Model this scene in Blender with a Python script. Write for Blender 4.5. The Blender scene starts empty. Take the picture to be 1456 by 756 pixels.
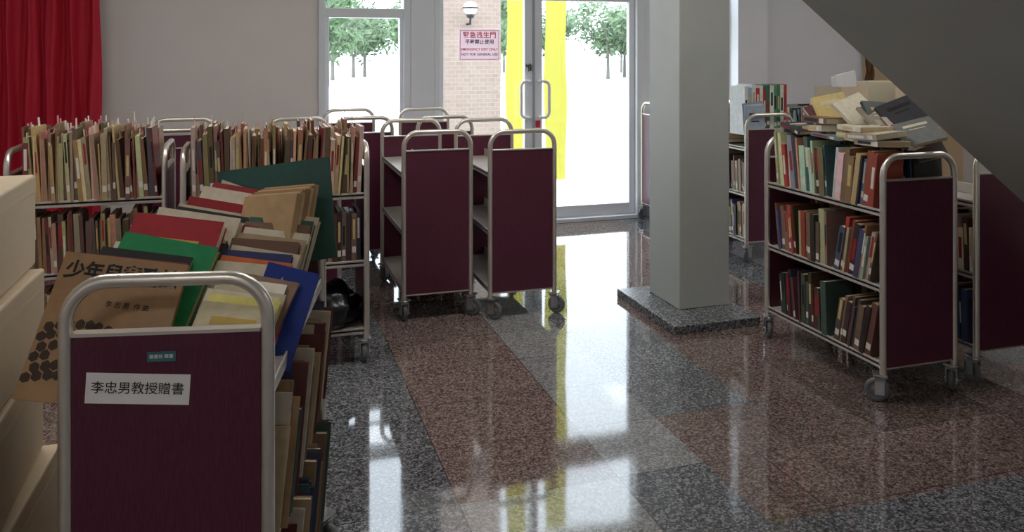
import bpy, math, random, bmesh
from mathutils import Matrix, Vector, Euler, noise
random.seed(7)
S=bpy.context.scene
try:
    S.view_settings.view_transform='Standard'
    S.view_settings.look='None'
    S.view_settings.exposure=0.0
except Exception as e: print(e)
TH=math.radians(17.4)
CT,ST=math.cos(TH),math.sin(TH)
def W(x,y): return (x*CT+y*ST, -x*ST+y*CT)
col=S.collection

# ---------------- materials ----------------
def mat(name,base,rough=.5,metal=0.0,noise=None,bump=0,spec=.5,stretch=(1,1,1),emit=None):
    m=bpy.data.materials.new(name); m.use_nodes=True
    nt=m.node_tree; b=nt.nodes['Principled BSDF']
    b.inputs['Base Color'].default_value=(*base,1)
    b.inputs['Roughness'].default_value=rough
    b.inputs['Metallic'].default_value=metal
    b.inputs['Specular IOR Level'].default_value=spec
    if emit:
        b.inputs['Emission Color'].default_value=(*emit[0],1); b.inputs['Emission Strength'].default_value=emit[1]
    sc,amt=noise or (12,.08)
    tc=nt.nodes.new('ShaderNodeTexCoord'); mp=nt.nodes.new('ShaderNodeMapping')
    mp.inputs['Scale'].default_value=stretch
    n=nt.nodes.new('ShaderNodeTexNoise'); n.inputs['Scale'].default_value=sc; n.inputs['Detail'].default_value=4
    nt.links.new(tc.outputs['Object'],mp.inputs['Vector']); nt.links.new(mp.outputs[0],n.inputs['Vector'])
    mx=nt.nodes.new('ShaderNodeMix'); mx.data_type='RGBA'
    mx.inputs[6].default_value=(*[max(0,c*(1-amt*2)) for c in base],1)
    mx.inputs[7].default_value=(*[min(1,c*(1+amt*2)) for c in base],1)
    nt.links.new(n.outputs['Fac'],mx.inputs[0]); nt.links.new(mx.outputs[2],b.inputs['Base Color'])
    if bump:
        bp=nt.nodes.new('ShaderNodeBump'); bp.inputs['Strength'].default_value=bump; bp.inputs['Distance'].default_value=.01
        nt.links.new(n.outputs['Fac'],bp.inputs['Height']); nt.links.new(bp.outputs[0],b.inputs['Normal'])
    return m
M_wall=mat('wall_paint',(.72,.67,.64),.7,noise=(3,.03))
M_wallr=mat('wall_paint_white',(.82,.81,.83),.7,noise=(3,.02))
M_ceil=mat('ceiling_paint',(.75,.75,.73),.8)
M_pillar=mat('pillar_paint',(.43,.45,.42),.5,noise=(6,.03))
M_stair=mat('stair_paint',(.42,.42,.385),.6,noise=(3,.04))
M_frame=mat('aluminium_white',(.74,.76,.80),.35,noise=(8,.02))
M_frame_d=mat('aluminium_grey',(.36,.39,.44),.4,noise=(8,.02))
M_metal=mat('cart_metal',(.70,.65,.58),.33,.8,noise=(20,.05))
M_shelf=mat('cart_shelf_steel',(.50,.46,.42),.4,.2,noise=(20,.05))
M_wood=mat('maroon_laminate',(.090,.018,.038),.32,noise=(60,.28),stretch=(6,6,.6),spec=.4)
M_rub=mat('caster_rubber',(.13,.135,.14),.5)
M_caster=mat('caster_steel',(.45,.46,.47),.3,.9)
M_black=mat('black_ink',(.012,.011,.012),.6)
M_red=mat('red_ink',(.6,.02,.05),.6)
M_paper=mat('paper_white',(.80,.78,.77),.6,noise=(20,.03))
M_teal=mat('sticker_teal',(.05,.16,.18),.4)
M_bag=mat('black_plastic',(.01,.011,.013),.3,noise=(18,.3),bump=.6)
M_box=mat('cardboard',(.64,.52,.36),.75,noise=(25,.04),stretch=(1,1,8))
M_tape=mat('packing_tape',(.62,.50,.32),.35)
M_curt=mat('red_curtain_fabric',(.48,.007,.03),.75,noise=(40,.1),stretch=(4,4,1))
M_bcurt=mat('brown_curtain_fabric',(.16,.08,.03),.8)
M_tan=mat('tan_wall_panel',(.64,.46,.28),.5,noise=(5,.06))
M_ground=mat('pale_paving',(.75,.76,.72),.8,noise=(2,.04))
M_trunk=mat('tree_bark',(.20,.18,.16),.9)
M_leaf=mat('leaves_hazed',(.13,.20,.10),.6,noise=(4,.3))  # distant foliage, haze mixed into the paler leaf colour
M_leafn=mat('leaves_near',(.05,.13,.03),.5,noise=(4,.3))
M_globe=mat('lamp_globe_glass',(.9,.9,.88),.2,emit=((1,.98,.9),.6))
M_fill=mat('fill_panel_glow',(.9,.9,.9),.5,emit=((1.0,.95,.90),15))  # emission for the added fill panels overhead
def mixmat(name,f):
    m=bpy.data.materials.new(name); m.use_nodes=True; nt=m.node_tree; nt.nodes.clear()
    o=nt.nodes.new('ShaderNodeOutputMaterial'); mx=nt.nodes.new('ShaderNodeMixShader')
    a,b=f(nt,mx); nt.links.new(a.outputs[0],mx.inputs[1]); nt.links.new(b.outputs[0],mx.inputs[2]); nt.links.new(mx.outputs[0],o.inputs[0]); return m
def f_glass(nt,mx):
    tr=nt.nodes.new('ShaderNodeBsdfTransparent'); gl=nt.nodes.new('ShaderNodeBsdfGlossy')
    gl.inputs['Roughness'].default_value=.02; mx.inputs[0].default_value=.05; tr.inputs[0].default_value=(.95,.97,.98,1); return tr,gl
M_glass=mixmat('window_glass',f_glass)
def f_tl(cd,ct,fac):
    def f(nt,mx):
        d=nt.nodes.new('ShaderNodeBsdfDiffuse'); t=nt.nodes.new('ShaderNodeBsdfTranslucent')
        d.inputs[0].default_value=(*cd,1); t.inputs[0].default_value=(*ct,1); mx.inputs[0].default_value=fac; return d,t
    return f
M_yel=mixmat('yellow_banner_fabric',f_tl((.80,.72,.12),(.46,.42,.08),.6))
M_pink=mixmat('sign_pink_paper',f_tl((.88,.70,.76),(.70,.50,.57),.32))
# brick
M_brick=bpy.data.materials.new('beige_brick'); M_brick.use_nodes=True
nt=M_brick.node_tree; b=nt.nodes['Principled BSDF']; b.inputs['Roughness'].default_value=.85
tc=nt.nodes.new('ShaderNodeTexCoord'); mp=nt.nodes.new('ShaderNodeMapping'); mp.inputs['Rotation'].default_value=(math.radians(90),0,0)
br=nt.nodes.new('ShaderNodeTexBrick'); br.inputs['Scale'].default_value=4.5
br.inputs['Color1'].default_value=(.29,.215,.18,1); br.inputs['Color2'].default_value=(.33,.25,.21,1); br.inputs['Mortar'].default_value=(.38,.32,.28,1)
br.inputs['Mortar Size'].default_value=.015
nt.links.new(tc.outputs['Object'],mp.inputs[0]); nt.links.new(mp.outputs[0],br.inputs['Vector']); nt.links.new(br.outputs['Color'],b.inputs['Base Color'])

# book material
M_book=bpy.data.materials.new('book_covers_and_pages'); M_book.use_nodes=True
nt=M_book.node_tree; b=nt.nodes['Principled BSDF']; b.inputs['Roughness'].default_value=.45
at=nt.nodes.new('ShaderNodeAttribute'); at.attribute_name='Col'
tc=nt.nodes.new('ShaderNodeTexCoord'); n=nt.nodes.new('ShaderNodeTexNoise'); n.inputs['Scale'].default_value=35; n.inputs['Detail'].default_value=5
mr=nt.nodes.new('ShaderNodeMapRange'); mr.inputs['To Min'].default_value=.75; mr.inputs['To Max'].default_value=1.25
mm=nt.nodes.new('ShaderNodeVectorMath'); mm.operation='SCALE'
nt.links.new(tc.outputs['Object'],n.inputs['Vector']); nt.links.new(n.outputs['Fac'],mr.inputs['Value'])
nt.links.new(at.outputs['Color'],mm.inputs[0]); nt.links.new(mr.outputs[0],mm.inputs['Scale']); nt.links.new(mm.outputs[0],b.inputs['Base Color'])

# floor / granite
def granite(name,floor=True):
    m=bpy.data.materials.new(name); m.use_nodes=True
    nt=m.node_tree; L=nt.links; b=nt.nodes['Principled BSDF']
    tc=nt.nodes.new('ShaderNodeTexCoord')
    v=nt.nodes.new('ShaderNodeTexVoronoi'); v.inputs['Scale'].default_value=140
    n=nt.nodes.new('ShaderNodeTexNoise'); n.inputs['Scale'].default_value=50; n.inputs['Detail'].default_value=6
    L.new(tc.outputs['Object'],v.inputs['Vector']); L.new(tc.outputs['Object'],n.inputs['Vector'])
    sp=nt.nodes.new('ShaderNodeSeparateColor'); L.new(v.outputs['Color'],sp.inputs[0])
    def math_(op,a,bb=None):
        k=nt.nodes.new('ShaderNodeMath'); k.operation=op
        for i,x in enumerate((a,bb)):
            if x is None: continue
            if isinstance(x,(int,float)): k.inputs[i].default_value=x
            else: L.new(x,k.inputs[i])
        return k.outputs[0]
    fac=math_('ADD',math_('MULTIPLY',sp.outputs[0],.6),math_('MULTIPLY',n.outputs['Fac'],.4))
    def ramp(cs):
        r=nt.nodes.new('ShaderNodeValToRGB'); e=r.color_ramp.elements
        e[0].position=.15; e[0].color=(*cs[0],1); e[1].position=.85; e[1].color=(*cs[2],1)
        k=e.new(.5); k.color=(*cs[1],1)
        L.new(fac,r.inputs[0]); return r.outputs[0]
    gray=ramp([(.03,.033,.038),(.10,.105,.115),(.33,.335,.35)])
    if not floor:
        L.new(gray,b.inputs['Base Color']); b.inputs['Roughness'].default_value=.25; return m
    b.inputs['IOR'].default_value=1.72
    brown=ramp([(.055,.033,.028),(.145,.098,.085),(.32,.25,.22)])
    light=ramp([(.10,.10,.10),(.20,.198,.20),(.37,.365,.36)])
    xyz=nt.nodes.new('ShaderNodeSeparateXYZ'); L.new(tc.outputs['Object'],xyz.inputs[0])
    X,Y=xyz.outputs[0],xyz.outputs[1]
    def band(s,lo,hi): return math_('MULTIPLY',math_('GREATER_THAN',s,lo),math_('LESS_THAN',s,hi))
    AND=lambda a,c: math_('MULTIPLY',a,c); OR=lambda a,c: math_('MAXIMUM',a,c)
    bm=AND(band(X,.66,1.26),band(Y,2.72,30))
    bm=OR(bm,AND(band(X,1.62,30),band(Y,2.3,3.12)))
    bm=OR(bm,AND(band(X,2.1,3.2),band(Y,3.12,30)))
    bm=OR(bm,AND(band(X,-1.14,-.54),band(Y,-30,30)))
    lm=AND(band(X,1.26,1.62),band(Y,2.72,30))
    lm=OR(lm,AND(band(X,.66,1.26),band(Y,1.9,2.72)))
    lm=OR(lm,AND(band(X,1.26,2.1),band(Y,5.2,7)))
    def mixc(f,a,c):
        k=nt.nodes.new('ShaderNodeMix'); k.data_type='RGBA'; L.new(f,k.inputs[0]); L.new(a,k.inputs[6])
        if isinstance(c,tuple): k.inputs[7].default_value=c
        else: L.new(c,k.inputs[7])
        return k.outputs[2]
    c=mixc(math_('MULTIPLY',bm,.9),gray,brown); c=mixc(lm,c,light)
    def cell(s,off,p): return math_('FLOOR',math_('DIVIDE',math_('SUBTRACT',s,off-30*p),p))
    cb=nt.nodes.new('ShaderNodeCombineXYZ'); L.new(cell(X,.66,.6),cb.inputs[0]); L.new(cell(Y,2.72,.4),cb.inputs[1])
    wn=nt.nodes.new('ShaderNodeTexWhiteNoise'); wn.noise_dimensions='2D'; L.new(cb.outputs[0],wn.inputs['Vector'])
    tv=nt.nodes.new('ShaderNodeMapRange'); tv.inputs['To Min'].default_value=.78; tv.inputs['To Max'].default_value=1.2; L.new(wn.outputs['Value'],tv.inputs['Value'])
    sc=nt.nodes.new('ShaderNodeVectorMath'); sc.operation='SCALE'; L.new(c,sc.inputs[0]); L.new(tv.outputs[0],sc.inputs['Scale']); c=sc.outputs[0]
    def grout(s,off,p):
        f=math_('FRACT',math_('DIVIDE',math_('SUBTRACT',s,off-30*p),p))
        return math_('LESS_THAN',f,.004/p)
    g=OR(grout(X,.66,.6),grout(Y,2.72,.4))
    c=mixc(g,c,(.04,.04,.042,1))
    L.new(c,b.inputs['Base Color'])
    n2=nt.nodes.new('ShaderNodeTexNoise'); n2.inputs['Scale'].default_value=2.5; L.new(tc.outputs['Object'],n2.inputs['Vector'])
    mr=nt.nodes.new('ShaderNodeMapRange'); mr.inputs['To Min'].default_value=.02; mr.inputs['To Max'].default_value=.09
    L.new(n2.outputs['Fac'],mr.inputs['Value']); L.new(mr.outputs[0],b.inputs['Roughness'])
    bp=nt.nodes.new('ShaderNodeBump'); bp.inputs['Strength'].default_value=.03; bp.inputs['Distance'].default_value=.02
    L.new(n2.outputs['Fac'],bp.inputs['Height']); L.new(bp.outputs[0],b.inputs['Normal'])
    return m
M_floor=granite('polished_granite_tiles'); M_gran=granite('grey_granite',False)

# ---------------- mesh helpers ----------------
BF=[(0,3,2,1),(4,5,6,7),(0,1,5,4),(1,2,6,5),(2,3,7,6),(3,0,4,7)]
def boxv(x0,x1,y0,y1,z0,z1): return [(x0,y0,z0),(x1,y0,z0),(x1,y1,z0),(x0,y1,z0),(x0,y0,z1),(x1,y0,z1),(x1,y1,z1),(x0,y1,z1)]
def mkmesh(name,boxes,m,bevel=0):
    vs,fs=[],[]
    for bx in boxes:
        k=len(vs); vs+=boxv(*bx); fs+=[tuple(i+k for i in f) for f in BF]
    me=bpy.data.meshes.new(name); me.from_pydata(vs,[],fs); me.materials.append(m); me.update()
    return me
def obj(name,data,parent=None,loc=(0,0,0),rot=(0,0,0),bevel=0):
    o=bpy.data.objects.new(name,data); col.objects.link(o)
    o.location=loc; o.rotation_euler=rot
    if parent: o.parent=parent
    if bevel:
        md=o.modifiers.new('bevel','BEVEL'); md.width=bevel; md.segments=2; md.limit_method='ANGLE'
    return o
def boxo(name,bx,m,parent=None,bevel=0): return obj(name,mkmesh(name,bx if isinstance(bx,list) else [bx],m),parent,bevel=bevel)
def empty(name,loc=(0,0,0),rz=0):
    o=bpy.data.objects.new(name,None); o.empty_display_size=.1; col.objects.link(o); o.location=loc; o.rotation_euler=(0,0,rz); return o
def tube(name,pts,r,m,cyclic=False):
    cu=bpy.data.curves.new(name,'CURVE'); cu.dimensions='3D'; sp=cu.splines.new('POLY'); sp.points.add(len(pts)-1)
    for i,p in enumerate(pts): sp.points[i].co=(*p,1)
    sp.use_cyclic_u=cyclic; cu.bevel_depth=r; cu.bevel_resolution=4; cu.use_fill_caps=True; cu.materials.append(m); return cu
def lathe(name,prof,m,axis='z',seg=24):
    vs,fs=[],[]
    for r,z in prof:
        for i in range(seg):
            a=2*math.pi*i/seg; c,s=r*math.cos(a),r*math.sin(a)
            vs.append((c,s,z) if axis=='z' else (z,c,s))
    for j in range(len(prof)-1):
        for i in range(seg):
            a=j*seg+i; b2=j*seg+(i+1)%seg; fs.append((a,b2,b2+seg,a+seg))
    me=bpy.data.meshes.new(name); me.from_pydata(vs,[],fs); me.materials.append(m)
    for p in me.polygons: p.use_smooth=True
    return me
def text(name,body,size,loc,rot,m,parent=None,bold=0):
    cu=bpy.data.curves.new(name,'FONT'); cu.body=body; cu.size=size; cu.align_x='CENTER'; cu.align_y='CENTER'; cu.extrude=.0004; cu.offset=bold
    cu.materials.append(m); return obj(name,cu,parent,loc,rot)

# ---------------- room ----------------
U0,U1,V0,V1,HC=-3.4,7.6,-3.0,7.0,3.4
boxo('floor',(U0,U1,V0,V1+.2,-.1,0),M_floor)
boxo('ceiling',(U0,U1,V0,V1+.2,HC,HC+.1),M_ceil)
boxo('wall_left',(U0-.15,U0,V0,V1+.2,0,HC),M_wallr)
boxo('wall_right',(U1,U1+.15,V0,V1+.2,0,HC),M_wallr)
boxo('wall_front',(U0,U1,V0-.15,V0,0,HC),M_wallr)
boxo('wall_back',[(U0,.5,7,7.2,0,HC),(.5,4.55,7,7.2,3.0,HC)],M_wall)
boxo('wall_back_right',[(4.55,6.05,7,7.2,0,HC),(6.05,U1,7,7.2,2.3,HC)],M_wallr)
boxo('wall_alcove',(6.0,U1,7.2,7.35,0,2.4),M_tan)
boxo('trim_wall_column',(4.42,4.75,6.8,7.0,0,HC),M_wallr)
boxo('baseboard_back',(U0,.45,6.985,7.0,0,.1),M_gran)
boxo('baseboard_right',(4.75,6.05,6.985,7.0,0,.1),M_gran)
w=empty('window_1')
boxo('frame',[(.48,.54,6.96,7.12,0,3.0),(1.20,1.26,6.96,7.12,0,3.0),(.54,1.20,6.97,7.11,1.86,1.94),(.54,1.20,6.96,7.12,0,.12),(.54,1.20,6.96,7.12,2.94,3.0),(.54,.57,6.99,7.08,.12,1.86),(1.17,1.20,6.99,7.08,.12,1.86)],M_frame,w,.004)
boxo('glass',[(.54,1.20,7.03,7.036,.12,1.86),(.54,1.20,7.03,7.036,1.94,2.94)],M_glass,w)
boxo('trim_mullion',[(1.26,1.47,6.95,7.14,0,3.0)],M_frame,None,.006)
d=empty('door_1')
boxo('frame',[(1.47,1.52,6.95,7.13,0,3.0),(3.42,3.50,6.95,7.13,0,3.0),(1.52,3.42,6.95,7.13,2.13,2.27),(1.52,3.42,6.95,7.13,2.94,3.0),(1.52,3.42,6.93,7.15,0,.035),(2.37,2.43,6.97,7.11,2.27,2.94)],M_frame,d,.004)
boxo('transom_glass',[(1.52,2.37,7.03,7.036,2.27,2.94),(2.43,3.42,7.03,7.036,2.27,2.94)],M_glass,d)
boxo('leaf_left',[(1.52,1.56,7.0,7.06,.04,2.13),(2.315,2.395,7.0,7.06,.04,2.13),(1.56,2.315,7.0,7.06,.04,.14),(1.56,2.315,7.0,7.06,2.04,2.13)],M_frame,d,.004)
boxo('leaf_right',[(2.405,2.485,7.0,7.06,.04,2.13),(3.36,3.42,7.0,7.06,.04,2.13),(2.485,3.36,7.0,7.06,.04,.14),(2.485,3.36,7.0,7.06,2.04,2.13)],M_frame,d,.004)
boxo('leaf_glass',[(1.56,2.315,7.027,7.033,.14,2.04),(2.485,3.36,7.027,7.033,.14,2.04)],M_glass,d)
boxo('meeting_stile_seal',[(2.39,2.41,6.985,7.0,.04,2.13)],M_frame_d,d)
for nm,s in (('handle_left',-1),('handle_right',1)):
    xa=2.4+s*.05; xb=2.4+s*.135; pts=[]
    pts.append((xa,7.0,1.30)); pts.append((xa,6.95,1.30))
    for k in range(7):
        a=k/6*math.pi/2; pts.append((xb-s*.05+s*.05*math.sin(a),6.95,1.25+.05*math.cos(a)))
    for k in range(7):
        a=k/6*math.pi/2; pts.append((xb-s*.05+s*.05*math.cos(a),6.95,1.02-.05*math.sin(a)))
    pts.append((xa,6.95,.97)); pts.append((xa,7.0,.97))
    obj(nm,tube(nm,pts,.014,M_paper),d)
boxo('lock',[(2.42,2.46,6.985,7.0,.88,.94)],M_red,d)
text('push_character','推',.075,(2.355,6.996,1.42),(math.radians(90),0,0),M_black,d,.001)
sg=empty('emergency_exit_sign',(1.885,6.985,1.63))
me=bpy.data.meshes.new('sign_board'); me.from_pydata([(-.19,0,-.14),(.19,0,-.14),(.19,0,.14),(-.19,0,.14)],[],[(0,1,2,3)]); me.materials.append(M_pink)
obj('sign_board',me,sg)
boxo('sign_border',[(-.18,.18,-.0015,-.0005,.126,.13),(-.18,.18,-.0015,-.0005,-.13,-.126),(-.18,-.176,-.0015,-.0005,-.13,.13),(.176,.18,-.0015,-.0005,-.13,.13)],M_red,sg)
R90=(math.radians(90),0,0)
text('title','緊急逃生門',.062,(0,-.002,.085),R90,M_red,sg,.0008)
text('subtitle','平時禁止使用',.045,(0,-.002,.025),R90,M_black,sg,.0008)
text('english_1','EMERGENCY EXIT ONLY',.031,(0,-.002,-.04),R90,M_red,sg,.0004)
text('english_2','NOT FOR GENERAL USE',.031,(0,-.002,-.085),R90,M_black,sg,.0004)
w=empty('window_2')
boxo('frame',[(3.50,3.60,6.96,7.12,0,3.0),(4.36,4.55,6.96,7.12,0,3.0),(3.6,4.36,6.97,7.11,1.86,1.94),(3.6,4.36,6.96,7.12,0,.12),(3.6,4.36,6.96,7.12,2.94,3.0)],M_frame,w,.004)
boxo('glass',[(3.6,4.36,7.03,7.036,.12,1.86),(3.6,4.36,7.03,7.036,1.94,2.94)],M_glass,w)
boxo('pillar',(2.358,2.693,4.237,4.622,.05,HC),M_pillar,None,.006)
boxo('pillar_plinth',(2.19,2.74,3.99,4.74,0,.05),M_gran,None,.004)
for i,(x,y) in enumerate([(-1.0,3.5),(-1.4,-1.6),(5.4,3.4),(5.8,.2),(1.3,3.6)]):
    e=empty('fill_panel',(x,y,HC))  # unseen glowing panels, added to brighten the interior
    boxo('panel_back',(-.62,.62,-.32,.32,-.05,0),M_frame,e)
    boxo('panel_glow',(-.58,.58,-.28,.28,-.06,-.05),M_fill,e)
# stairs
st=empty('staircase')
zl=lambda u:1.776+.753*(2.118-u)
vs=[];fs=[]
uA,uB=4.476,.30
prof=[(uA,0),(uB,zl(uB))]
u=uB; z=zl(uB)+.2
prof.append((uB,z)); 
n=int(z/.17); run=(uA+.27-uB)/ (n+1); rise=(z)/(n+1)
for i in range(n+1):
    u+=run; prof.append((u,z)); z-=rise; prof.append((u,max(z,0)))
k=len(prof)
for v in (1.3,2.8):
    vs+=[(p[0],v,p[1]) for p in prof]
fs.append(tuple(range(k))); fs.append(tuple(range(2*k-1,k-1,-1)))
for i in range(k): j=(i+1)%k; fs.append((i,i+k,j+k,j))
me=bpy.data.meshes.new('flight'); me.from_pydata(vs,[],fs); me.materials.append(M_stair); me.update()
obj('flight',me,st)

def curtain(name,u0,u1,v,z0,z1,m,waves,amp):
    nx=waves*14; nz=14; vs=[];fs=[]
    for j in range(nz+1):
        for i in range(nx+1):
            a=i/nx; zz=z0+(z1-z0)*j/nz
            ph=a*waves*2*math.pi+ .5*math.sin(a*9)+.25*math.sin(j*.5)
            vs.append((u0+(u1-u0)*a+.01*math.sin(j+ i*.3),v+amp*math.sin(ph)*(1-.3*j/nz)+.3*amp*math.sin(2.3*ph+j*.2),zz))
    for j in range(nz):
        for i in range(nx):
            q=j*(nx+1)+i; fs.append((q,q+1,q+nx+2,q+nx+1))
    me=bpy.data.meshes.new(name); me.from_pydata(vs,[],fs); me.materials.append(m)
    for p in me.polygons: p.use_smooth=True
    return obj(name,me)
curtain('red_curtain',-2.7,-1.13,6.72,.03,3.3,M_curt,11,.055)
curtain('brown_curtain',6.03,6.13,6.93,1.1,1.62,M_bcurt,2,.02)

# ---------------- carts ----------------
CW=.43
def cart_meshes(Lc):
    D={}
    def arch(y):
        r=.085; x=CW/2-.015; pts=[(-x,y,.125)]
        for k in range(9):
            a=k/8*math.pi/2; pts.append((-x+r-r*math.cos(a),y,1.095-r+r*math.sin(a)))
        for k in range(9):
            a=k/8*math.pi/2; pts.append((x-r+r*math.sin(a),y,1.095-r+r*math.cos(a)))
        pts.append((x,y,.125)); return pts
    D['handle_frame_1']=tube('cart_handle',arch(.02),.0145,M_metal)
    D['handle_frame_2']=tube('cart_handle',arch(Lc-.02),.0145,M_metal)
    x=CW/2-.028
    D['end_panel_1']=mkmesh('cart_panel',[(-x,x,.012,.030,.155,.985)],M_wood)
    D['end_panel_2']=mkmesh('cart_panel',[(-x,x,Lc-.030,Lc-.012,.155,.985)],M_wood)
    tr=[]
    for y0 in (.008,Lc-.034): tr+=[(-x,x,y0,y0+.026,.985,.992),(-x,x,y0,y0+.026,.148,.155)]
    D['panel_trim']=mkmesh('cart_trim',tr,M_metal)
    sh=[]
    xs=CW/2-.012
    for z in (.17,.51,.85):
        sh+=[(-xs,xs,.031,Lc-.031,z-.012,z),(-xs,-xs+.006,.031,Lc-.031,z-.024,z+.008),(xs-.006,xs,.031,Lc-.031,z-.024,z+.008),(-.004,.004,.031,Lc-.031,z,z+.05)]
    D['shelves']=mkmesh('cart_shelves',sh,M_shelf)
    return D
def caster_mesh():
    me=lathe('caster_wheel',[(0,-.014),(.022,-.015),(.024,-.011),(.036,-.011),(.04,-.014),(.05,-.010),(.052,0),(.05,.010),(.04,.014),(.036,.011),(.024,.011),(.022,.015),(0,.014)],M_rub,'x')
    fk=mkmesh('caster_fork',[(-.024,-.019,-.018,.022,.035,.105),(.019,.024,-.018,.022,.035,.105),(-.024,.024,-.022,.024,.100,.108),(-.03,.03,-.03,.03,.118,.126),(-.03,.03,-.006,.006,.048,.056)],M_caster)
    ax=lathe('caster_swivel',[(0,.106),(.022,.106),(.022,.12),(0,.12)],M_caster)
    return me,fk,ax
CM=caster_mesh(); CART={}
def cart(u,v,rz,Lc=.9,nm='book_cart'):
    if Lc not in CART: CART[Lc]=cart_meshes(Lc)
    e=empty(nm,(u,v,0),rz)
    for n_,d_ in CART[Lc].items():
        obj(n_,d_,e,bevel=.002 if n_ in('shelves','end_panel_1','end_panel_2') else 0)
    i=0
    for sx in (-1,1):
        for y in (.03,Lc-.03):
            i+=1
            c=bpy.data.objects.new(f'caster_{i}',None); c.empty_display_size=.05; col.objects.link(c); c.parent=e
            c.location=(sx*(CW/2-.02),y,0); c.rotation_euler=(0,0,random.uniform(-2.5,2.5))
            obj('wheel',CM[0],c,(0,.022,.052)); obj('fork',CM[1],c,(0,0.01,0)); obj('swivel',CM[2],c)
    return e
near=W(-.705,1.643); RN=math.radians(6)-TH
cart(near[0],near[1],RN)
cart(1.005,4.65,0)
cart(1.495,4.54,0)
cart(.72,5.8,.02); cart(1.29,5.72,-.02)
cart(.27,5.02,.0); cart(-.47,5.2,.03)
R9=math.radians(90)
cart(.54,4.31,R9)
cart(-.42,4.5,R9,.72)
cart(2.86,2.93,0)
cart(3.435,2.97,0)
cart(3.665,5.2,0); cart(4.42,5.1,0); cart(4.95,5.2,0); 
cart(4.33,6.70,R9)

# ---------------- books ----------------
def lin(c): return tuple(((x/255)/12.92 if x/255<.04045 else ((x/255+.055)/1.055)**2.4) for x in c)
OLD=[lin(c) for c in [(150,118,88),(176,146,110),(120,92,68),(190,164,128),(104,80,62),(150,124,96),(204,184,150),(132,100,76),(92,72,58),(160,132,110),(120,58,50),(84,80,76),(180,150,116)]]
MIX=[lin(c) for c in [(206,196,174),(170,160,140),(70,80,106),(160,70,60),(130,106,80),(216,210,200),(50,56,76),(110,130,140),(190,164,126),(80,50,48),(130,150,160),(210,200,164),(70,110,110),(40,40,44)]]
DARK=[lin(c) for c in [(70,58,56),(94,70,58),(50,54,62),(120,100,80),(62,48,46),(80,80,76),(150,130,106),(54,70,66),(100,46,42)]]
REDB=[lin(c) for c in [(130,104,82),(160,66,58),(74,84,112),(190,170,140),(54,50,52),(146,120,98),(160,160,156),(74,56,48),(110,84,66),(120,96,76)]]
BRIGHT=[lin(c) for c in [(206,196,176),(224,216,200),(190,166,126),(150,140,124),(160,174,182),(190,160,110),(100,112,124),(212,202,180),(110,84,66)]]
class Bag:
    def __init__(s): s.v=[];s.f=[];s.c=[]
    def quadbox(s,M,bx,c):
        k=len(s.v); s.v+=[tuple(M@Vector(p)) for p in boxv(*bx)]; s.f+=[tuple(i+k for i in f) for f in BF]; s.c+=[c]*6
    def book(s,M,t,w,h,c,flip=False,label=None,band=None,cover=False):
        b=.0022 if t>.012 else .0012
        pg=random.choice([lin((220,206,178)),lin((206,186,150)),lin((232,222,204)),lin((190,166,128))])
        F=(lambda x0,x1,*r:(w-x1,w-x0,*r)) if flip else (lambda *r:r)
        s.quadbox(M,F(0,w,0,b,0,h),c); s.quadbox(M,F(0,w,t-b,t,0,h),c); s.quadbox(M,F(0,b,b,t-b,0,h),c)
        s.quadbox(M,F(b,w-.003,b,t-b,.002,h-.003),pg)
        if label and t>.012:
            z=h*random.uniform(.08,.2); s.quadbox(M,F(-.0006,0,t*.12,t*.88,z,z+.03),lin((220,215,205)))
        if band and t>.010:
            z=h*random.uniform(.5,.75); q=random.choice([lin((200,180,120)),lin((220,215,205)),lin((30,28,30)),lin((150,40,40))])
            s.quadbox(M,F(-.0006,0,t*.25,t*.75,z-.05,z+.05),q)
        if cover:
            q=random.choice([lin((225,215,190)),lin((40,36,36)),lin((200,170,90)),lin((180,60,50))])
            s.quadbox(M,(w*.2,w*.8,-.0006,0,h*.72,h*.82),q)
            s.quadbox(M,(w*.3,w*.7,-.0006,0,h*.60,h*.63),q)
            if random.random()<.5: s.quadbox(M,(w*.15,w*.85,-.0006,0,h*.12,h*.45),tuple(min(1,k*1.5+.02) for k in c))
    def make(s,name,loc=(0,0,0),rz=0):
        me=bpy.data.meshes.new(name); me.from_pydata(s.v,[],s.f); me.materials.append(M_book)
        ca=me.color_attributes.new('Col','FLOAT_COLOR','CORNER')
        for p,c in zip(me.polygons,s.c):
            for li in p.loop_indices: ca.data[li].color=(*c,1)
        me.update(); return obj(name,me,None,loc,(0,0,rz))
def row(bag,x,y0,y1,z,wr,hr,tr,pal,lean=0,jit=.03,slips=0,flip=False,yaw=0):
    y=y0+(hr[1]*math.sin(-lean) if lean<-.05 else 0)
    while True:
        t=tr[0]+(tr[1]-tr[0])*random.random()**1.4; a=lean+random.uniform(-jit,jit); h=random.uniform(*hr); w=random.uniform(*wr)
        adv=t/max(.3,math.cos(a))+.0008
        if y+adv>y1: break
        zz=z+.001+(t*math.sin(a) if a>0 else 0)
        M=Matrix.Translation((x+random.uniform(-.006,.008),y,zz))@Matrix.Rotation(-a,4,'X')@Matrix.Rotation(yaw+random.uniform(-.02,.02),4,'Z')
        c=random.choice(pal); c=tuple(min(1,k*random.uniform(.75,1.25)) for k in c)
        bag.book(M,t,w,h,c,flip,random.random()<.4,random.random()<.45)
        if random.random()<slips:
            xx=random.uniform(.02,w-.05)
            bag.quadbox(M,(xx,xx+.03,t*.4,t*.5,h-.02,h+random.uniform(.01,.05)),lin(random.choice([(235,228,215),(235,228,215),(230,150,160)])))
        y+=adv
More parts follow.
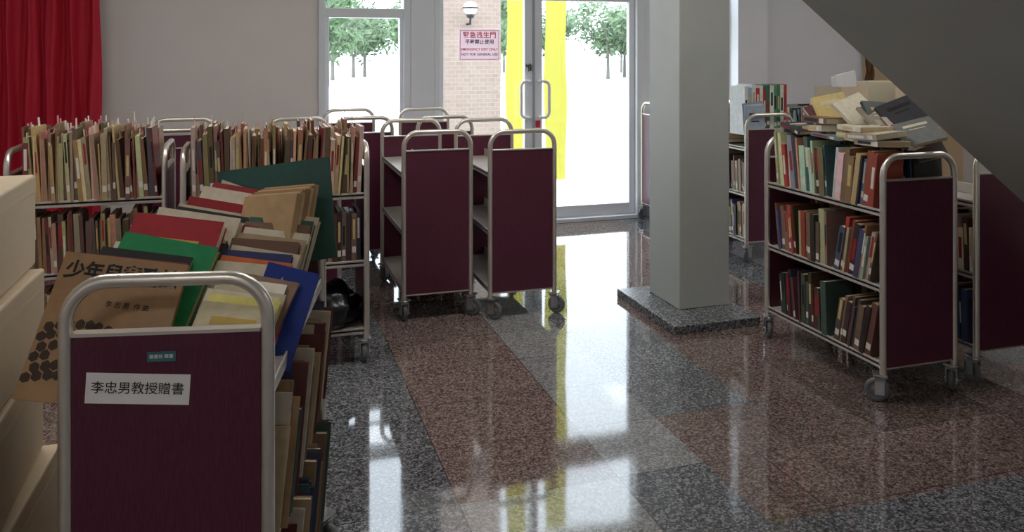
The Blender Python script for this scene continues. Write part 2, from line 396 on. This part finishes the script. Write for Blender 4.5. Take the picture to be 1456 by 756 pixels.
# right cart
b=Bag()
for z,hr,pal in ((.17,(.20,.28),DARK),(.51,(.20,.28),REDB),(.85,(.22,.29),MIX)):
    row(b,-.2,.05,.37,z,(.15,.18),hr,(.012,.042),pal,-.2 if z<.8 else -.14)
    row(b,-.2,.39,.62,z,(.15,.18),hr,(.012,.042),pal,.03 if z<.8 else .1)
    row(b,-.2,.63,.80,z,(.15,.18),hr,(.012,.042),pal,.12)
    row(b,.015,.06,.80,z,(.15,.18),hr,(.012,.042),pal,.08)
y=.06   # second tier: books lying nearly flat in small untidy stacks, spines out
while y<.66:
    z=1.135
    for k in range(random.choice([1,2,3])):
        t=random.uniform(.012,.034); w=random.uniform(.14,.19); h=random.uniform(.17,.22)
        M=Matrix.Translation((random.uniform(-.21,-.14),y,z+t))@Euler((math.radians(-90+random.uniform(-4,10)),random.uniform(-.08,.08),random.uniform(-.35,.2))).to_matrix().to_4x4()
        b.book(M,t,w,h,random.choice(BRIGHT+MIX),False,True,True,cover=True); z+=t+.003
    y+=random.uniform(.12,.16)
for i in range(15):
    y=.05+.045*i; x=random.uniform(-.03,.04)
    M=Matrix.Translation((x,y,1.13+random.uniform(-.01,.05)))@Euler((math.radians(random.uniform(-70,-30)),random.uniform(-.3,.1),random.uniform(-.4,.2))).to_matrix().to_4x4()
    b.book(M,random.uniform(.012,.034),random.uniform(.14,.18),random.uniform(.16,.20),random.choice(BRIGHT+DARK),random.random()<.5,cover=True)
for (x,y,z,rx,ry,rz,w,h,c) in [(-.03,.06,1.13,-52,-14,-20,.19,.15,(120,122,120)),(.02,.16,1.17,-46,-20,-12,.20,.19,(60,60,66)),(.02,.04,1.06,-30,-10,-6,.16,.10,(70,60,54)),(-.04,.34,1.17,-46,-16,10,.20,.2,(222,214,190)),(-.08,.56,1.17,-30,-10,-10,.18,.18,(226,204,140))]:
    M=Matrix.Translation((x,y,z))@Euler((math.radians(rx),math.radians(ry),math.radians(rz))).to_matrix().to_4x4()
    b.book(M,.02,w,h,lin(c),cover=True)
for i,c in enumerate([(205,200,190),(140,160,172),(120,110,100)]):
    M=Matrix.Translation((-.19+.03*i,.80-.04*i,.862))@Euler((-.1,0,-.1+.1*i)).to_matrix().to_4x4()
    b.book(M,.006,.2,.29,lin(c),cover=True)
b.make('row_of_books',(2.86,2.93,0))
# F
b=Bag()
row(b,-.205,.05,.45,.85,(.19,.2),(.27,.35),(.006,.028),OLD,-.05,.04,.6)
row(b,-.205,.46,.86,.85,(.19,.2),(.28,.36),(.006,.024),OLD,.03,.05,.6)
row(b,.01,.05,.86,.85,(.17,.19),(.29,.36),(.007,.02),OLD,.03,.03,.6)
row(b,-.2,.05,.30,.51,(.17,.19),(.24,.26),(.02,.03),DARK,0,.01)
row(b,-.2,.32,.86,.51,(.17,.19),(.24,.30),(.01,.03),OLD,.02)
row(b,-.2,.50,.86,.17,(.17,.19),(.24,.28),(.01,.03),DARK,.02)
b.make('row_of_books',(.54,4.31,0),R9)
# E
b=Bag()
row(b,-.205,.05,.64,.85,(.19,.2),(.27,.36),(.006,.026),OLD,.05,.05,.7)
row(b,.01,.05,.68,.85,(.17,.19),(.29,.36),(.007,.02),OLD,.05,.03,.7)
for z in (.17,.51): row(b,-.2,.05,.66,z,(.17,.19),(.24,.30),(.01,.03),OLD,.04)
b.make('row_of_books',(-.42,4.5,0),R9)
def simple(u,v,pal,zs=(.17,.51,.85),rz=0,y0=.05,extra=None):
    b=Bag()
    for z in zs:
        s=y0 if z>.8 else .05
        row(b,-.2,s,.84,z,(.17,.19),(.2,.27),(.012,.036),pal,.04); row(b,.015,s,.84,z,(.17,.19),(.2,.27),(.012,.036),pal,.04)
    if extra: extra(b)
    b.make('row_of_books',(u,v,0),rz)
def big(b):
    for i in range(3):
        b.book(Matrix.Translation((-.19,.30,.862+.026*i))@Matrix.Rotation(math.radians(-90),4,'X')@Matrix.Translation((0,-.026,0)),.024,.38,.24,random.choice(MIX))
    x=-.19
    for c in [(226,226,230),(170,190,206),(226,226,230),(190,60,50),(226,220,210),(160,50,44),(60,110,80),(230,226,214),(90,140,110),(60,120,90),(220,216,200),(180,60,50)]:
        t=random.uniform(.024,.034); h=random.uniform(.34,.39)
        b.book(Matrix.Translation((x+t,.06,.942))@Matrix.Rotation(math.radians(90),4,'Z'),t,.2,h,lin(c),False,True,True); x+=t+.001
        if x>.17: break
    for i in range(3):
        b.book(Matrix.Translation((-.2,.035+.004*i,.862+.01*i))@Matrix.Rotation(-.04*i,4,'Y'),.003,.17,.30,lin([(170,185,200),(205,215,225),(150,170,190)][i]),cover=True)
simple(3.665,5.2,REDB,y0=.32,extra=big); simple(4.42,5.1,MIX); simple(4.95,5.2,MIX)
simple(3.435,2.97,MIX,(.17,.51,))
e=empty('paper_carton',(4.42,5.35,1.127),.25)
boxo('carton',[(-.17,.17,-.12,-.115,0,.17),(-.17,.17,.115,.12,0,.17),(-.17,-.165,-.12,.12,0,.17),(.165,.17,-.12,.12,0,.17),(-.17,.17,-.12,.12,0,.005)],M_box,e)
o=boxo('paper_sheets',[(-.14,.10,-.08,-.06,.0,.26),(-.10,.14,-.03,.0,.0,.24)],M_paper,e); o.rotation_euler=(0,math.radians(-8),0); o.location=(0,0,.02)
def carton(u,v,z,hx,hy,h,r):
    e=empty('cardboard_box',(u,v,z),r)
    boxo('carton',(-hx,hx,-hy,hy,0.001,h-.002),M_box,e,.006)
    boxo('tape',[(-.03,.03,-hy-.002,hy+.002,h-.003,h-.001),(-.03,.03,-hy-.0015,-hy,h-.08,h-.002)],M_tape,e)
    boxo('flap_seam',[(hx-.0005,hx+.0008,-hy+.01,hy-.01,h-.05,h-.047)],M_tape,e)
carton(4.96,5.42,1.127,.17,.2,.2,.1)

# ---- near cart pile ----
b=Bag()
def B(x,y,z,w,h,t,c,lean,roll=0,yaw=0,flip=False,cover=True):
    M=Matrix.Translation((x,y,z))@Matrix.Rotation(math.radians(yaw),4,'Z')@Matrix.Rotation(math.radians(roll),4,'Y')@Matrix.Rotation(math.radians(-lean),4,'X')
    b.book(M,t,w,h,lin(c),flip,cover=cover); return M
MF=B(-.325,.065,.845,.275,.31,.012,(170,132,92),30,7,-4,cover=False)
L=[(150,112,74),(130,50,52),(40,40,42),(24,140,84),(225,220,210),(170,36,48),(34,34,38),(58,50,46),(210,200,180),(120,28,38),(160,150,130),(40,40,44),(200,190,170),(150,30,40),(80,64,54),(210,200,180),(150,40,48),(170,36,46),(60,60,64),(200,190,170)]
y=.10
for i,c in enumerate(L):
    t=random.choice([.010,.018,.028,.036]); h=.27+random.uniform(-.02,.03)+(.045 if i in (3,5,8) else 0)
    B(-.31+i*.008+random.uniform(-.012,.012),y,.865+i*.004,.235+random.uniform(-.02,.02),h,t,c,max(30,42-i*.5),8+random.uniform(-2,2),-6+random.uniform(-3,3))
    y+=t/math.cos(math.radians(40))+.003
    if y>.84: break
y=.06
for i,c in enumerate([(206,196,160),(220,212,120),(212,204,180),(190,180,150),(226,220,206),(130,100,80),(216,206,184),(200,60,50)]):
    t=random.choice([.008,.014,.02]); B(-.01+random.uniform(-.01,.01),y,.87,.17,.19+i*.008,t,c,48,6+random.uniform(-3,3),-10+random.uniform(-6,6)); y+=t+.012
y=.24
for i,c in enumerate([(210,200,175),(200,104,50),(40,50,100),(200,186,160),(100,70,56),(160,140,110),(212,204,184),(120,94,70),(50,90,84),(200,186,160)]):
    t=random.choice([.012,.018,.026]); B(-.03+i*.004,y,.875+.003*i,.18,.22+i*.006,t,c,40,6+random.uniform(-3,3),-8); y+=t+.008
B(.085,.22,.855,.13,.235,.016,(24,56,150),34,16,0,cover=False)
for i in range(7):
    B(-.02+.004*i,.56+i*.026,.872,.20,.30,.022,random.choice([(180,150,110),(160,126,90),(200,174,134)]),22,-8,-34,True,cover=False)
B(-.10,.855,.885,.36,.31,.012,(34,82,76),14,-8,-8,cover=False)
for z in (.51,.17):
    y=.05
    while y<.80:
        t=random.choice([.008,.012,.018,.03]); c=random.choice([(180,160,126),(130,106,80),(60,90,86),(206,196,176),(100,40,36),(160,130,94),(60,70,100)])
        B(.02+random.uniform(0,.035),y,z+.012,.17,random.uniform(.22,.3),t,c,14,4,random.uniform(-4,4),cover=False); y+=t+.003
row(b,-.21,.05,.84,.51,(.17,.19),(.22,.28),(.012,.03),OLD,.05); row(b,-.21,.05,.84,.17,(.17,.19),(.22,.28),(.012,.03),OLD,.05)
pile=b.make('pile_of_books',(near[0],near[1],0),RN)
ct=empty('book_cover_print'); ct.parent=pile; ct.matrix_local=MF
text('cover_title','少年兒童歌謠',.042,(.138,-.0008,.270),R90,M_black,ct,.0012)
text('cover_author','李 忠 男  作 曲',.015,(.17,-.0008,.205),R90,M_black,ct)
M_cv=mat('cover_pattern',(.05,.025,.015),.6)
vs=[];fs=[]
for i in range(14):
    for j in range(6):
        cx=.012+i*.0205+(.010 if j%2 else 0)+random.uniform(-.002,.002); cz=.035+j*.021+.018*math.sin(i*.35+.4)
        if cx>.262 or random.random()<.03: continue
        k=len(vs); m_=6; a0=.52+random.uniform(-.15,.15)
        for q in range(m_):
            a=a0+q/m_*2*math.pi; r=random.uniform(.98,1.16); vs.append((cx+.0106*r*math.cos(a),-.0005,cz+.0108*r*math.sin(a)))
        fs.append(tuple(range(k,k+m_)))
me=bpy.data.meshes.new('cover_cobbles'); me.from_pydata(vs,[],fs); me.materials.append(M_cv); obj('cover_cobbles',me,ct)
lb=empty('donation_label',(near[0],near[1],0),RN)
p=obj('label_paper',mkmesh('label_paper',[(-.102,.102,-.0008,0,-.031,.031)],M_paper),lb,(-.056,.0105,.876),(0,math.radians(3.5),0))
text('label_text','李忠男教授贈書',.0262,(0,-.0016,0),R90,M_black,p)
s_=obj('label_sticker',mkmesh('label_sticker',[(-.028,.028,-.0008,0,-.010,.010)],M_teal),lb,(-.010,.0105,.94))
text('sticker_text','圖書館 藏書',.009,(0,-.0012,0),R90,M_paper,s_)
# black bag on cart F
bm=bmesh.new(); bmesh.ops.create_icosphere(bm,subdivisions=4,radius=1)
for v_ in bm.verts:
    n_=v_.co.normalized(); q=1+.30*noise.noise(n_*2.3)+.14*noise.noise(n_*6)
    v_.co=Vector((n_.x*.19*q,n_.y*.16*q,max(-.07,n_.z*.14*q)))
me=bpy.data.meshes.new('black_plastic_bag'); bm.to_mesh(me); me.materials.append(M_bag)
for p_ in me.polygons: p_.use_smooth=True
obj('black_plastic_bag',me,None,(.30,4.24,.249))
# cardboard boxes
z=0
for i,(h,dx,dy,r) in enumerate([(.28,.03,0,.02),(.25,.02,.02,-.03),(.24,.0,-.01,.02),(.23,-.01,.0,-.02),(.24,-.03,.03,.01)]):
    carton(-.79+dx,2.06+dy,z,.26,.33,h,r); z+=h

# ---------------- outside ----------------
boxo('ground_outside',(-60,90,7.2,160,-.15,-.05),M_ground)
boxo('brick_wall_outside',(1.97,3.13,10.5,10.9,-.05,5),M_brick)
l=empty('wall_lantern',(2.66,10.32,2.14))
obj('globe',lathe('globe',[(0,-.09),(.05,-.078),(.085,-.035),(.095,.01),(.085,.05),(.05,.085),(0,.1)],M_globe),l)
obj('cap',lathe('cap',[(.1,.0),(.105,.01),(.1,.02)],M_black),l)
obj('bracket',tube('bracket',[(0,.18,-.2),(0,.0,-.2),(0,0,-.09)],.015,M_black),l)
obj('holder',lathe('holder',[(0,-.13),(.04,-.12),(.06,-.075),(0,-.07)],M_black),l)
for u0,u1 in ((2.27,2.47),(2.66,2.885)):
    curtain('yellow_banner',u0,u1,7.42,.32,3.1,M_yel,1,.01)
def tree(u,v,H,R,nl,ls,tz,leaf=None):
    vs=[];fs=[];mi=[]
    def cyl(p,q,r0,r1):
        p,q=Vector(p),Vector(q); d_=(q-p).normalized(); a=d_.orthogonal().normalized(); c=d_.cross(a); k=len(vs)
        for P,r in ((p,r0),(q,r1)):
            for i in range(8):
                t=i/8*2*math.pi; vs.append(tuple(P+a*r*math.cos(t)+c*r*math.sin(t)))
        for i in range(8): fs.append((k+i,k+(i+1)%8,k+8+(i+1)%8,k+8+i)); mi.append(0)
    tr_=min(.12,R*.05)
    cyl((0,0,-.05),(0,0,tz),tr_,tr_*.8)
    for i in range(6):
        a=i*1.05; cyl((0,0,tz*.9),(R*.6*math.cos(a),R*.6*math.sin(a),tz+(H-tz)*.55),tr_*.5,tr_*.2)
    blobs=[(random.uniform(-.6,.6)*R,random.uniform(-.6,.6)*R,random.uniform(tz+.15*(H-tz),H-.2*(H-tz)),random.uniform(.3,.5)*R) for _ in range(9)]
    for _ in range(nl):
        bx=random.choice(blobs); dd=Vector((random.gauss(0,1),random.gauss(0,1),random.gauss(0,.7))).normalized()*bx[3]*random.uniform(.4,1)
        c=Vector(bx[:3])+dd; e1=Vector((random.gauss(0,1),random.gauss(0,1),random.gauss(0,1))).normalized(); e2=e1.orthogonal().normalized()
        k=len(vs); vs.extend([tuple(c-e1*ls),tuple(c+e2*ls*.45),tuple(c+e1*ls),tuple(c-e2*ls*.45)]); fs.append((k,k+1,k+2,k+3)); mi.append(1)
    me=bpy.data.meshes.new('tree'); me.from_pydata(vs,[],fs); me.materials.append(M_trunk); me.materials.append(leaf or M_leaf)
    for p,i in zip(me.polygons,mi): p.material_index=i
    obj('tree',me,None,(u,v,0))
for i in range(30): tree(1+i*1.1+random.uniform(-.5,.5),random.uniform(34,66),random.uniform(4.0,5.2),random.uniform(2.2,3.2),1100,.22,random.uniform(1.4,1.9))
tree(.55,12.5,2.9,1.1,1100,.09,1.85,M_leafn)

# ---------------- world + camera ----------------
wd=bpy.data.worlds.new('world'); S.world=wd; wd.use_nodes=True
bg=wd.node_tree.nodes['Background']; bg.inputs[0].default_value=(.84,.92,1.0,1); bg.inputs[1].default_value=5.6
cam=bpy.data.cameras.new('camera'); co=bpy.data.objects.new('camera',cam); col.objects.link(co)
co.location=(0,0,1.56); co.rotation_euler=(math.radians(90),0,-TH)
cam.sensor_width=36; cam.lens=36*1150/1456; cam.shift_y=-(378-75)/1456
cam.clip_start=.05; cam.clip_end=500
S.camera=co
